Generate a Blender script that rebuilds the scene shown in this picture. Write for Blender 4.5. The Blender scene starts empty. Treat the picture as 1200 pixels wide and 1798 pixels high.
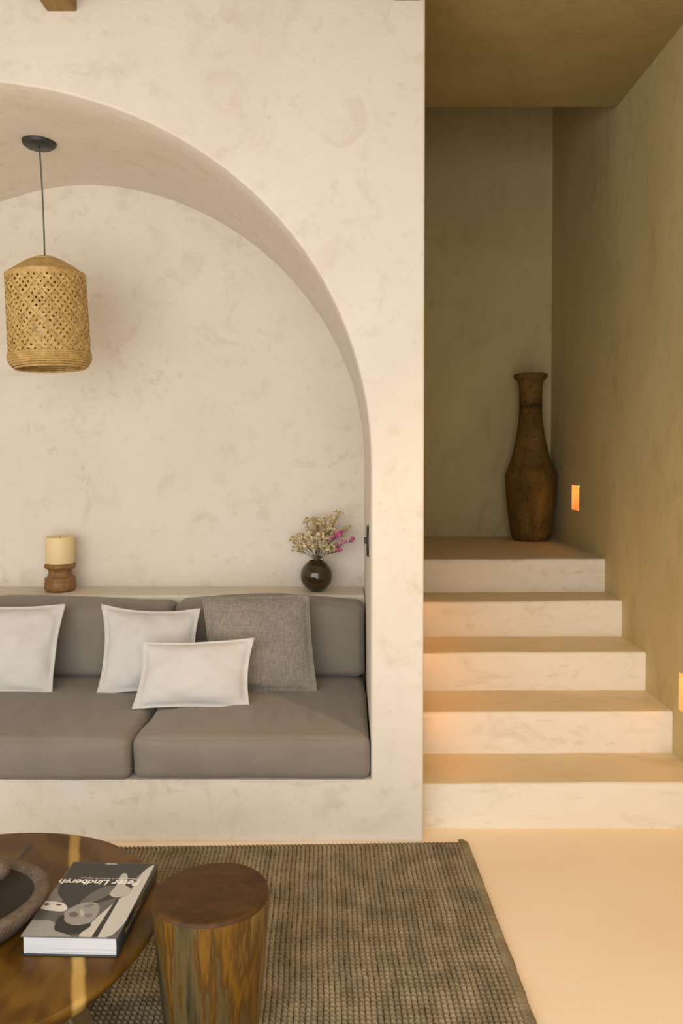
import bpy, bmesh, math, random
from mathutils import Vector, Matrix, noise

# ------------------------------------------------------------------ camera, world, lights, exposure
F, PITCH, EYE, HZ = 1400.0, math.radians(1.5), 1.624, 790.0      # focal length in pixels of the 1200x1798 frame
CYP = HZ + F * math.tan(PITCH)
scene = bpy.context.scene
C = scene.collection
cam_d = bpy.data.cameras.new('camera'); cam = bpy.data.objects.new('camera', cam_d); C.objects.link(cam)
cam_d.sensor_fit = 'VERTICAL'; cam_d.sensor_height = 36.0; cam_d.lens = F / 1798 * 36
cam_d.shift_y = (CYP - 899.0) / 1798.0
cam_d.clip_start = 0.05
cam.location = (0, 0, EYE); cam.rotation_euler = (math.radians(90) - PITCH, 0, 0)
scene.camera = cam

world = bpy.data.worlds.new('world'); scene.world = world; world.use_nodes = True
bg = world.node_tree.nodes['Background']; bg.inputs[0].default_value = (0.95, 0.97, 1.0, 1); bg.inputs[1].default_value = 1.0

def area(name, loc, target, sx, sy, power, col):
    l = bpy.data.lights.new(name, 'AREA'); l.shape = 'RECTANGLE'; l.size = sx; l.size_y = sy
    l.energy = power; l.color = col
    o = bpy.data.objects.new(name, l); C.objects.link(o); o.location = loc
    o.rotation_euler = (Vector(target) - Vector(loc)).to_track_quat('-Z', 'Y').to_euler()
    return o
area('daylight_patio_opening', (-1.30, -0.42, 1.55), (-1.30, 3.0, 1.50), 4.7, 3.0, 272, (0.975, 0.98, 0.985))
sl = bpy.data.lights.new('ceiling_downlight', 'SPOT'); sl.energy = 230; sl.color = (1.0, 0.70, 0.40); sl.spot_size = math.radians(98); sl.spot_blend = 0.4; sl.shadow_soft_size = 0.05
so = bpy.data.objects.new('ceiling_downlight', sl); C.objects.link(so); so.location = (1.30, 1.92, 3.52)

scene.view_settings.view_transform = 'Standard'
scene.view_settings.look = 'None'
scene.view_settings.exposure = -0.84
scene.view_settings.gamma = 1.0
scene.view_settings.use_curve_mapping = False
scene.cycles.max_bounces = 8
scene.cycles.diffuse_bounces = 5
scene.cycles.caustics_reflective = False
scene.cycles.caustics_refractive = False
scene.cycles.sample_clamp_indirect = 6.0

# ------------------------------------------------------------------ helpers
R = random.Random(7)
def ray(px, py):
    x = (px - 600.0) / F; y = (py - CYP) / F
    return Vector((x, math.cos(PITCH) - y * math.sin(PITCH), -math.sin(PITCH) - y * math.cos(PITCH)))
def at(px, py, Y):
    d = ray(px, py); return d * (Y / d.y) + Vector((0, 0, EYE))
def atz(px, py, z):
    d = ray(px, py); return d * ((z - EYE) / d.z) + Vector((0, 0, EYE))

def link(o, parent=None):
    C.objects.link(o)
    if parent is not None: o.parent = parent
    return o
def mesh(name, verts, faces, mat, parent=None, smooth=False, mats=None):
    me = bpy.data.meshes.new(name); me.from_pydata([tuple(v) for v in verts], [], faces)
    me.materials.append(mat)
    for m in (mats or []): me.materials.append(m)
    me.validate(); me.update()
    if smooth: me.shade_smooth()
    return link(bpy.data.objects.new(name, me), parent)
def bm_obj(name, bm, mat, parent=None, smooth=False):
    me = bpy.data.meshes.new(name); bm.to_mesh(me); bm.free(); me.materials.append(mat)
    if smooth: me.shade_smooth()
    return link(bpy.data.objects.new(name, me), parent)
def empty(name, loc=(0, 0, 0), rz=0.0):
    o = bpy.data.objects.new(name, None); o.location = loc; o.rotation_euler = (0, 0, rz); o.empty_display_size = 0.1
    return link(o)
def tag(o, label, cat, group=None):
    o['label'] = label; o['category'] = cat
    if group: o['group'] = group
    return o
def struct(o): o['kind'] = 'structure'; return o

class MB:
    def __init__(s): s.v = []; s.f = []
    def add(s, v, f):
        n = len(s.v); s.v += [Vector(p) for p in v]; s.f += [tuple(i + n for i in q) for q in f]; return s
    def box(s, x0, x1, y0, y1, z0, z1):
        v = [(x, y, z) for z in (z0, z1) for y in (y0, y1) for x in (x0, x1)]
        return s.add(v, [(0, 2, 3, 1), (4, 5, 7, 6), (0, 1, 5, 4), (2, 6, 7, 3), (0, 4, 6, 2), (1, 3, 7, 5)])
    def lathe(s, prof, n=40, o=(0, 0, 0), wob=None):
        v = []; f = []
        for k, (r, z) in enumerate(prof):
            for i in range(n):
                a = 2 * math.pi * i / n; rr = r * (wob(a, k) if wob else 1.0)
                v.append((o[0] + rr * math.cos(a), o[1] + rr * math.sin(a), o[2] + z))
        for k in range(len(prof) - 1):
            for i in range(n):
                j = (i + 1) % n
                f.append((k * n + i, k * n + j, (k + 1) * n + j, (k + 1) * n + i))
        return s.add(v, f)
    def tube(s, pts, rad, n=6, cap=True):
        pts = [Vector(p) for p in pts]; v = []; f = []
        rad = rad if isinstance(rad, (list, tuple)) else [rad] * len(pts)
        t0 = (pts[1] - pts[0]).normalized()
        u = t0.orthogonal().normalized()
        for k, p in enumerate(pts):
            t = (pts[min(k + 1, len(pts) - 1)] - pts[max(k - 1, 0)])
            t = t.normalized() if t.length > 1e-9 else t0
            u = (u - t * u.dot(t)); u = u.normalized() if u.length > 1e-6 else t.orthogonal().normalized()
            w = t.cross(u)
            for i in range(n):
                a = 2 * math.pi * i / n; v.append(p + (u * math.cos(a) + w * math.sin(a)) * rad[k])
        for k in range(len(pts) - 1):
            for i in range(n):
                j = (i + 1) % n; f.append((k * n + i, k * n + j, (k + 1) * n + j, (k + 1) * n + i))
        if cap:
            f.append(tuple(reversed(range(n)))); f.append(tuple((len(pts) - 1) * n + i for i in range(n)))
        return s.add(v, f)
    def build(s, name, mat, parent=None, smooth=False): return mesh(name, s.v, s.f, mat, parent, smooth)

def bevel(o, w, seg=2):
    m = o.modifiers.new('bevel', 'BEVEL'); m.width = w; m.segments = seg; m.limit_method = 'ANGLE'; m.angle_limit = math.radians(40)
    return o

# ------------------------------------------------------------------ materials
class NT:
    def __init__(s, name):
        s.m = bpy.data.materials.new(name); s.m.use_nodes = True; s.t = s.m.node_tree
        s.b = s.t.nodes['Principled BSDF']
    def n(s, typ, ins=None, **kw):
        nd = s.t.nodes.new(typ)
        for k, v in kw.items(): setattr(nd, k, v)
        for k, v in (ins or {}).items(): s.set(nd, k, v)
        return nd
    def set(s, nd, k, v):
        if isinstance(v, bpy.types.NodeSocket): s.t.links.new(v, nd.inputs[k])
        else: nd.inputs[k].default_value = v
    def coord(s, kind='Object', scale=(1, 1, 1), rot=(0, 0, 0)):
        if kind == 'World': src = s.n('ShaderNodeNewGeometry').outputs['Position']
        else: src = s.n('ShaderNodeTexCoord').outputs[kind]
        return s.n('ShaderNodeMapping', {'Vector': src, 'Scale': scale, 'Rotation': rot}).outputs[0]
    def noise(s, vec, scale, detail=4, rough=0.55, dist=0.0):
        return s.n('ShaderNodeTexNoise', {'Vector': vec, 'Scale': scale, 'Detail': detail, 'Roughness': rough, 'Distortion': dist}).outputs['Fac']
    def ramp(s, fac, stops):
        r = s.n('ShaderNodeValToRGB', {'Fac': fac}); e = r.color_ramp.elements
        while len(e) < len(stops): e.new(0.5)
        for q, (p, c) in zip(e, stops):
            q.position = p; q.color = (c, c, c, 1) if isinstance(c, (int, float)) else (*c, 1)
        return r.outputs[0]
    def mix(s, fac, a, b, mode='MIX'):
        m = s.n('ShaderNodeMix', data_type='RGBA', blend_type=mode)
        for k, v in ((0, fac), (6, a), (7, b)):
            if isinstance(v, tuple) and len(v) == 3: v = (*v, 1)
            if isinstance(v, bpy.types.NodeSocket): s.t.links.new(v, m.inputs[k])
            else: m.inputs[k].default_value = v
        return m.outputs[2]
    def math(s, op, a, b=0.0):
        m = s.n('ShaderNodeMath', operation=op); s.set(m, 0, a); s.set(m, 1, b); return m.outputs[0]
    def bump(s, h, strength=0.2, dist=0.01):
        b = s.n('ShaderNodeBump', {'Height': h, 'Strength': strength, 'Distance': dist}); s.set(s.b, 'Normal', b.outputs[0])
    def done(s, col=None, rough=0.8, **kw):
        if col is not None:
            if isinstance(col, tuple): col = (*col, 1) if len(col) == 3 else col
            s.set(s.b, 'Base Color', col)
        s.set(s.b, 'Roughness', rough)
        for k, v in kw.items(): s.set(s.b, k.replace('_', ' '), v)
        return s.m

def plaster(name, c1, c2, c3, stretch=(1, 1, 1), dab=0.42, rough=0.7, bmp=0.30):
    t = NT(name); v = t.coord('World', stretch)
    big = t.ramp(t.noise(v, 1.3, 6, 0.6, 0.4), [(0.35, c1), (0.68, c2)])
    m = t.ramp(t.noise(v, 5.5, 6, 0.62, 0.9), [(0.54, 0.0), (0.70, 1.0)])
    f = t.math('MULTIPLY', m, dab)
    m2 = t.ramp(t.noise(v, 15.0, 5, 0.65, 0.3), [(0.56, 0.0), (0.70, 1.0)])
    gate = t.ramp(t.noise(v, 1.9, 3, 0.5, 0.2), [(0.44, 0.15), (0.62, 1.0)])
    f2 = t.math('MULTIPLY', t.math('MULTIPLY', m2, gate), dab * 1.3)
    col = t.mix(f2, t.mix(f, big, c3), c3)
    h = t.math('ADD', t.noise(v, 9, 6, 0.65, 0.6), t.math('MULTIPLY', t.noise(v, 70, 3), 0.15))
    t.bump(h, bmp, 0.012)
    return t.done(col, rough)

M = {}
M['plaster'] = plaster('plaster_cream', (0.74, 0.675, 0.575), (0.69, 0.615, 0.51), (0.56, 0.465, 0.345))
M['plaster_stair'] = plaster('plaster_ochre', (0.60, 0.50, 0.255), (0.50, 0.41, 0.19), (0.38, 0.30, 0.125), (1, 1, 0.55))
M['plaster_step'] = plaster('plaster_step', (0.80, 0.73, 0.61), (0.74, 0.665, 0.535), (0.57, 0.49, 0.36), (0.7, 1, 1.5), 0.5)
M['floor'] = plaster('floor_cement', (0.92, 0.76, 0.56), (0.88, 0.69, 0.48), (0.93, 0.80, 0.62), (0.6, 1.3, 1), 0.4, 0.5, 0.07)
M['tread'] = plaster('cement_tread', (0.70, 0.57, 0.365), (0.62, 0.495, 0.30), (0.50, 0.385, 0.22), (0.7, 1.4, 1), 0.45, 0.5, 0.15)
M['ceiling'] = plaster('plaster_ceiling_shade', (0.37, 0.285, 0.12), (0.30, 0.225, 0.085), (0.24, 0.175, 0.06))  # dark brown carries the stair soffit's shade and dims the wall top

def fabric(name, c1, c2, bs=0.25, linen=False):
    t = NT(name); v = t.coord('Object')
    n1 = t.noise(v, 5, 4)
    if linen:
        g = t.noise(t.coord('Object', (260, 60, 18)), 1.0, 3, 0.7)
        g2 = t.noise(t.coord('Object', (18, 60, 260)), 1.0, 3, 0.7)
        w = t.math('ADD', t.math('MULTIPLY', g, 0.65), t.math('MULTIPLY', g2, 0.35))
        col = t.ramp(w, [(0.36, c2), (0.62, c1)])
    else:
        w = t.noise(v, 420, 2, 0.6)
        col = t.mix(0.35, t.ramp(n1, [(0.35, c1), (0.7, c2)]), t.ramp(w, [(0.3, c2), (0.7, c1)]))
    fold = t.noise(t.coord('Object', (7, 7, 4)), 1.0, 4, 0.5, 0.6)
    t.bump(t.math('ADD', t.math('MULTIPLY', w, 0.10), fold), bs, 0.012)
    return t.done(col, 0.95, Sheen_Weight=0.15)
M['cushion'] = fabric('fabric_taupe', (0.245, 0.212, 0.170), (0.205, 0.176, 0.140), 0.5)
M['white_linen'] = fabric('linen_white', (0.66, 0.63, 0.59), (0.57, 0.535, 0.485))
M['grey_linen'] = fabric('linen_grey', (0.34, 0.295, 0.24), (0.17, 0.145, 0.115), 0.35, True)

def wood(name, cols, grain=(1.2, 9, 9), rough=0.35, dist=1.4, bumpv=0.08):
    t = NT(name); v = t.coord('Object', grain)
    a = t.noise(v, 1.3, 6, 0.6, dist)
    b = t.noise(t.coord('Object', tuple(g * 9 for g in grain)), 1.0, 4, 0.6, 0.5)
    col = t.mix(0.25, t.ramp(a, cols), t.ramp(b, cols))
    t.bump(b, bumpv, 0.004)
    return t, col, rough
t, col, r_ = wood('wood_beam', [(0.3, (0.20, 0.11, 0.03)), (0.7, (0.33, 0.20, 0.06))], (9, 0.8, 9), 0.7); M['beam'] = t.done(col, r_)
t, col, r_ = wood('wood_turned', [(0.3, (0.14, 0.06, 0.015)), (0.7, (0.33, 0.16, 0.05))], (9, 9, 3), 0.5); M['turned'] = t.done(col, r_)
t, col, r_ = wood('wood_leg', [(0.3, (0.055, 0.03, 0.01)), (0.7, (0.14, 0.085, 0.03))], (12, 12, 1.2), 0.5); M['leg'] = t.done(col, r_)

def solid(name, col, rough=0.5, **kw): return NT(name).done(col, rough, **kw)
M['black_metal'] = solid('black_metal', (0.02, 0.022, 0.018), 0.45)
M['cord'] = solid('cord_grey', (0.12, 0.12, 0.09), 0.8)
M['candle'] = solid('candle_wax', (0.80, 0.63, 0.33), 0.55, Subsurface_Weight=0.15)
M['wick'] = solid('wick', (0.03, 0.025, 0.02), 0.9)

# ------------------------------------------------------------------ the setting
D = 3.26            # arched wall
XE = 0.338          # its right end
NB = 4.575          # back of the niche
XR = 1.56           # right wall of the stairs
YB = 5.945          # end wall of the stairs
BASE, SHELF = 0.262, 0.838
SH_Y = 4.298
CEIL, SOF, SOF_Y, HALL = 3.60, 3.566, 4.57, 4.95

o = MB().box(-9.0, 9.0, -9.0, 6.1, -0.12, 0).build('floor', M['floor']); struct(o)

def arch(c, a, zs, top, n, right_bias, N=64):
    pts = []
    for i in range(N + 1):
        th = math.pi * i / N
        ct, st = math.cos(th), math.sin(th)
        x = c + a * math.copysign(abs(ct) ** (2 / n), ct); z = zs + (top - zs) * abs(st) ** (2 / n)
        pts.append((x, z))
    return [(pts[0][0], BASE)] + [(pts[0][0], BASE + (zs - BASE) * k / 4) for k in (1, 2, 3)] + pts + \
           [(pts[-1][0], BASE + (zs - BASE) * k / 4) for k in (3, 2, 1)] + [(pts[-1][0], BASE)]
AF = arch(-1.62, 1.742, 1.54, 3.12, 2.1, 0.122)
AB = arch(-1.44, 1.57, 1.60, 3.13, 1.9, 0.13)
ZT = 3.75; XL = -4.0
def outset(pts, e):
    out = []
    for i, p in enumerate(pts):
        a = Vector(pts[max(i - 1, 0)]); b = Vector(pts[min(i + 1, len(pts) - 1)])
        t = (b - a).normalized(); nrm = Vector((t.y, -t.x)); q = Vector(p) + nrm * e
        if i in (0, len(pts) - 1): q.y = p[1]
        out.append((q.x, q.y))
    return out
# front face with the arched opening
mb = MB(); E_ = 0.010
AO = outset(AF, E_)
for i in range(len(AO) - 1):
    (x0, z0), (x1, z1) = AO[i], AO[i + 1]
    if abs(x0 - x1) < 1e-6: continue
    mb.add([(x0, D, z0), (x1, D, z1), (x1, D, ZT), (x0, D, ZT)], [(0, 3, 2, 1)])
xr, xl = AO[0][0], AO[-1][0]
eb = 0.008
def pier(xa, xb, inner):
    zs_ = sorted({0.0, BASE, ZT} | {z for x, z in inner})
    for a, b in zip(zs_[:-1], zs_[1:]): mb.add([(xa, D, a), (xb, D, a), (xb, D, b), (xa, D, b)], [(0, 1, 2, 3)])
pier(xr, XE - eb, [p for p in AO if abs(p[0] - xr) < 1e-4]); pier(XL, xl, [p for p in AO if abs(p[0] - xl) < 1e-4])
mb.add([(XE - eb, D, 0), (XE - eb * .3, D + eb * .3, 0), (XE, D + eb, 0), (XE - eb, D, ZT), (XE - eb * .3, D + eb * .3, ZT), (XE, D + eb, ZT)],
       [(0, 1, 4, 3), (1, 2, 5, 4)])
# rounded lip, vault and jambs
AM = outset(AF, E_ * 0.3)
rings = [[(x, D, z) for x, z in AO], [(x, D + E_ * 0.3, z) for x, z in AM], [(x, D + E_, z) for x, z in AF]]
for k in range(1, 7):
    s = k / 6
    rings.append([(a[0] * (1 - s) + b[0] * s, D + E_ + (NB - D - E_) * s, a[1] * (1 - s) + b[1] * s) for a, b in zip(AF, AB)])
n = len(AF); v = [p for r in rings for p in r]; f = []
for k in range(len(rings) - 1):
    for i in range(n - 1): f.append((k * n + i, k * n + i + 1, (k + 1) * n + i + 1, (k + 1) * n + i))
nf0 = len(mb.f); mb.add(v, f); nf1 = len(mb.f)
# back of the niche
cb = (-1.44, 1.2)
mb.add([(cb[0], NB, cb[1])] + [(x, NB, z) for x, z in AB], [(0, i + 1, i + 2) for i in range(n - 1)] + [(0, n, 1)])
# body of the wall behind
mb.add([(XL, D, ZT), (XE, D, ZT), (XE, YB, ZT), (XL, YB, ZT)], [(0, 1, 2, 3)])
wall_back = mb.build('wall_back', M['plaster']); struct(wall_back)
for i, p in enumerate(wall_back.data.polygons): p.use_smooth = nf0 <= i < nf1

def holed(name, X, y0, y1, z0, z1, holes, mat, flip):
    ys = sorted({y0, y1} | {h[0] for h in holes} | {h[1] for h in holes}); zs = sorted({z0, z1} | {h[2] for h in holes} | {h[3] for h in holes})
    mb = MB()
    for a, b in zip(ys[:-1], ys[1:]):
        for c, d in zip(zs[:-1], zs[1:]):
            if any(h[0] - 1e-6 <= a and b <= h[1] + 1e-6 and h[2] - 1e-6 <= c and d <= h[3] + 1e-6 for h in holes): continue
            q = [(X, a, c), (X, b, c), (X, b, d), (X, a, d)]
            mb.add(q, [(0, 1, 2, 3) if not flip else (3, 2, 1, 0)])
    return mb, mat, name
HR = [(5.225, 5.393, 1.222, 1.388), (3.49, 3.655, 0.425, 0.60)]
HL = [(3.50, 3.62, 0.36, 0.48), (3.83, 3.95, 0.56, 0.68), (4.17, 4.29, 0.76, 0.88)]
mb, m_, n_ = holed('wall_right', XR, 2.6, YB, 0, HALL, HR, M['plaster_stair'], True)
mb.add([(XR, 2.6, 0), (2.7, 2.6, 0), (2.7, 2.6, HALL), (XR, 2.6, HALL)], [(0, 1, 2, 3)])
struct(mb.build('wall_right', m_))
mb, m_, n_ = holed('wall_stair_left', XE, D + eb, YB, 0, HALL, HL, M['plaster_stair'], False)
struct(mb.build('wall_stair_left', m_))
struct(MB().box(XE - 0.3, XR + 0.2, YB, YB + 0.15, 0, HALL).build('wall_stair_end', M['plaster_stair']))
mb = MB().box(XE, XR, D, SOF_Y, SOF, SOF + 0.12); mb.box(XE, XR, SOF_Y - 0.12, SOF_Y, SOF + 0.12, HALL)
struct(mb.build('ceiling_stair_soffit', M['ceiling']))  # soffit shade put into the colour, darker than the stair wall plaster
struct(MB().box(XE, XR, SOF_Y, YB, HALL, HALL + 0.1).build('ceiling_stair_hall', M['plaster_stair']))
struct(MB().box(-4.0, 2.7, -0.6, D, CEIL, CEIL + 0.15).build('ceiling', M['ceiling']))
# room behind the camera, with its openings
struct(MB().box(-4.15, -4.0, -0.6, D, 0, CEIL).build('wall_left', M['plaster']))
struct(MB().box(-4, -3.65, -0.6, -0.45, 0, CEIL).box(1.25, 2.7, -0.6, -0.45, 0, CEIL).box(-3.65, 1.25, -0.6, -0.45, 3.4, CEIL).build('wall_rear', M['plaster']))
struct(MB().box(2.7, 2.85, -0.6, 2.6, 0, CEIL).build('wall_room_right', M['plaster']))

# built-in bench: seat base and the ledge behind the back cushions
bench = tag(empty('built_in_bench', (-1.5, D, 0)), 'built-in cream plaster bench running under the grey seat cushions in the arch', 'bench')
def kid(o, p):                      # keep world coordinates under an Empty
    o.parent = p; o.matrix_parent_inverse = Matrix.Translation(p.location).inverted() if p.rotation_euler.z == 0 else p.matrix_basis.inverted(); return o
bx0 = AF[-1][0] - E_
kid(MB().box(bx0, xr, D, NB, 0.0, BASE).build('seat_base', M['plaster']), bench)
o = kid(bevel(MB().box(AB[-1][0] + 0.0, 0.127, SH_Y, NB, BASE, SHELF).build('back_ledge', M['plaster']), 0.012), bench)

# stairs
stair = empty('staircase', (XE, 3.38, 0)); struct(stair)
tops = [0.1954 * k for k in range(1, 6)]; fr = [3.381, 3.723, 4.057, 4.415, 4.704, YB]
for k in range(5):
    bm = bmesh.new(); nx = 14
    x0, x1, y0, y1, z1 = XE, XR, fr[k], fr[k + 1] + (0.02 if k < 4 else 0), tops[k]
    grid = {}
    for i in range(nx + 1):
        x = x0 + (x1 - x0) * i / nx
        wz = 0.004 * noise.noise((x * 3.0, k * 9.1, 0.3)) + 0.006 * (i / nx - 0.6); wy = 0.006 * noise.noise((x * 2.5, k * 5.3, 7.7))
        for j, (y, z) in enumerate([(y0 + wy, 0), (y0 + wy, z1 - 0.014 + wz), (y0 + wy + 0.004, z1 - 0.004 + wz), (y0 + wy + 0.014, z1 + wz), (y1, z1 + wz * 0.4)]):
            grid[i, j] = bm.verts.new((x, y, z))
    for i in range(nx):
        for j in range(4): bm.faces.new((grid[i, j], grid[i + 1, j], grid[i + 1, j + 1], grid[i, j + 1]))
    stp = kid(bm_obj('step', bm, M['plaster_step'], None, True), stair); stp.data.materials.append(M['tread'])
    for pf in stp.data.polygons:
        if pf.normal.z > 0.95: pf.material_index = 1

# ------------------------------------------------------------------ ceiling beams
p0, p1 = at(82, 20, D), at(135, 20, D)
o = bevel(MB().box(p0.x, p1.x, 0.6, D + 0.06, p0.z, p0.z + 0.14).build('ceiling_beam', M['beam']), 0.006)
tag(o, 'square wooden ceiling beam entering the wall above the arch, top left', 'beam', 'ceiling beams')
p0, p1 = at(690, 2, D), at(743, 2, D)
o = bevel(MB().box(p0.x, p1.x - 0.008, 0.6, D - 0.002, p0.z, p0.z + 0.12).build('ceiling_beam', M['beam']), 0.006)
tag(o, 'wooden ceiling beam ending at the wall corner beside the stairs', 'beam', 'ceiling beams')

# ------------------------------------------------------------------ recessed step lights
t = NT('recess_plaster'); M['recess'] = t.done((0.75, 0.52, 0.25), 0.8)
t = NT('warm_led'); t.set(t.b, 'Emission Color', (1.0, 0.42, 0.08, 1)); t.set(t.b, 'Emission Strength', 34.0); M['led'] = t.done((0.9, 0.6, 0.3), 0.5)
def step_light(X, h, sgn, label):
    y0, y1, z0, z1 = h; d = 0.10 if sgn > 0 else 0.05; e = empty('recessed_wall_light', (X, (y0 + y1) / 2, z0))
    tag(e, label, 'light', 'recessed stair lights'); mb = MB(); Xb = X + sgn * d
    mb.add([(X, y0, z0), (X, y1, z0), (X, y1, z1), (X, y0, z1), (Xb, y0, z0), (Xb, y1, z0), (Xb, y1, z1), (Xb, y0, z1)],
           [(0, 1, 5, 4), (1, 2, 6, 5), (2, 3, 7, 6), (3, 0, 4, 7), (4, 5, 6, 7)])
    kid(mb.build('recess', M['recess']), e)
    if sgn < 0: kid(MB().box(Xb - sgn * 0.012, Xb - sgn * 0.002, y0 + 0.02, y1 - 0.02, z0 + 0.02, z1 - 0.02).build('lamp', M['led']), e)
    else: kid(MB().box(min(X + sgn * 0.03, Xb - sgn * .01), max(X + sgn * 0.03, Xb - sgn * .01), y0 + 0.055, y1 - 0.055, z1 - 0.012, z1 - 0.002).build('lamp', M['led']), e)
step_light(XR, HR[0], 1, 'glowing orange wall recess beside the tall clay vase above the landing')
step_light(XR, HR[1], 1, 'glowing wall recess at the right frame edge above the lowest step')
step_light(XE, HL[0], -1, 'recessed light low in the left stair wall above the lowest step')
step_light(XE, HL[1], -1, 'recessed light in the left stair wall above the second step')
step_light(XE, HL[2], -1, 'recessed light in the left stair wall above the third step')

# ------------------------------------------------------------------ cushions
FOLDS = {1: [(-0.02, .05, .006, -.52), (0.06, .03, .007, -.55), (0.14, -.03, .006, -.50), (0.21, -.05, .007, -.56), (0.30, -.06, .005, -.45), (-0.16, .10, .004, -.6)],
         2: [(0.36, .12, .004, -.6), (0.22, .10, .004, -.55), (0.02, .16, .005, -.5), (-0.12, .16, .004, -.45)]}
def cushion(name, lo, hi, rad, puff, mat, seed, lean=0.0, wr=0.004, face='top'):
    lo, hi = Vector(lo), Vector(hi); ce = (lo + hi) / 2; h = (hi - lo) / 2
    bm = bmesh.new(); bmesh.ops.create_cube(bm, size=2.0)
    bmesh.ops.subdivide_edges(bm, edges=bm.edges[:], cuts=64, use_grid_fill=True)
    for vv in bm.verts:
        p = Vector([math.copysign(1 - (1 - min(1, abs(c))) ** 1.7, c) for c in vv.co])
        u, v_, w = p
        q = Vector((u * h.x, v_ * h.y, w * h.z)); inn = Vector([max(-(h[i] - rad), min(h[i] - rad, q[i])) for i in range(3)])
        d = q - inn
        if d.length > 1e-7: q = inn + d.normalized() * min(rad, rad * max(abs(d[i]) / rad for i in range(3)) if False else rad)
        if face == 'top':
            q.z += (puff * (1 - u ** 4) * (1 - v_ ** 4) if w > 0 else 0) * max(0, w)
            q.y -= puff * 0.7 * (1 - u ** 6) * (1 - w * w) * (1 if v_ < -0.9 else 0)
        else:
            q.y -= puff * (1 - u ** 4) * (1 - w ** 4) * max(0, -v_)
            q.z += 0.012 * (1 - u ** 2) * max(0, w) - 0.010 * math.sin(u * 2.6 + seed) * max(0, w)
        nz = noise.noise((q.x * 5 + seed * 3, q.y * 5, q.z * 7)) * wr + noise.noise((q.x * 16 + seed, q.y * 6, q.z * 9)) * wr * 0.45
        if face == 'top' and w > 0.5:                       # soft pulled folds running back from the front edge
            fx = q.x + 0.10 * math.sin(q.y * 5 + seed)
            g = math.exp(-((v_ + 0.55) / 0.30) ** 2) * (0.4 + 0.6 * (noise.noise((fx * 3, seed * 4.0, 0)) + 0.4))
            nz += 0.013 * g * (noise.noise((fx * 15, q.y * 2.2, seed)) - 0.5)
        if face == 'top' and w > 0.5:
            for (cx0, sl_, amp, vc0) in FOLDS.get(seed, ()):
                d_ = q.x - cx0 - sl_ * (v_ + 0.5)
                nz += amp * math.exp(-(d_ / 0.017) ** 2) * math.exp(-((v_ - vc0) / 0.20) ** 2) - amp * 0.8 * math.exp(-((d_ - 0.032) / 0.02) ** 2) * math.exp(-((v_ - vc0) / 0.20) ** 2)
        if face != 'top' and u > 0.55: nz += 0.006 * (u - .55) * noise.noise(((q.x + q.z) * 22, (q.x - q.z) * 5, seed))
        q += (p.normalized()) * nz
        q.y += lean * (q.z + h.z)
        vv.co = q
    o = bm_obj(name, bm, mat, None, True); o.location = ce
    return o
SY0 = D - 0.012
st = BASE + 0.178
xs = [0.121, -0.868, -2.10, -3.30]
lb = ['grey seat cushion filling the right end of the arched bench', 'grey seat cushion left of the seam, under the white pillows', 'grey seat cushion at the far left end of the bench']
for k in range(3):
    dy = 0.016 if k == 1 else 0.0
    o = cushion('seat_cushion', (xs[k + 1] + 0.003, SY0 - dy, BASE + 0.001), (xs[k] - 0.003, SH_Y - 0.005, st), 0.036, 0.022, M['cushion'], k + 1, wr=0.006)
    tag(o, lb[k], 'cushion', 'grey seat cushions')
lb = ['grey back cushion in the right corner behind the grey linen pillow', 'grey back cushion behind the white pillows and the candle holder ledge', 'grey back cushion at the far left end of the bench']
xb_ = [0.122, -0.872, -2.05, -3.05]
for k in range(3):
    o = cushion('back_cushion', (xb_[k + 1] + 0.003, 4.055, st + 0.012), (xb_[k] - 0.004, 4.235, 0.836 - 0.006 * k), 0.045, 0.028, M['cushion'], k + 5, lean=0.13, face='front')
    tag(o, lb[k], 'cushion', 'grey back cushions')

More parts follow.
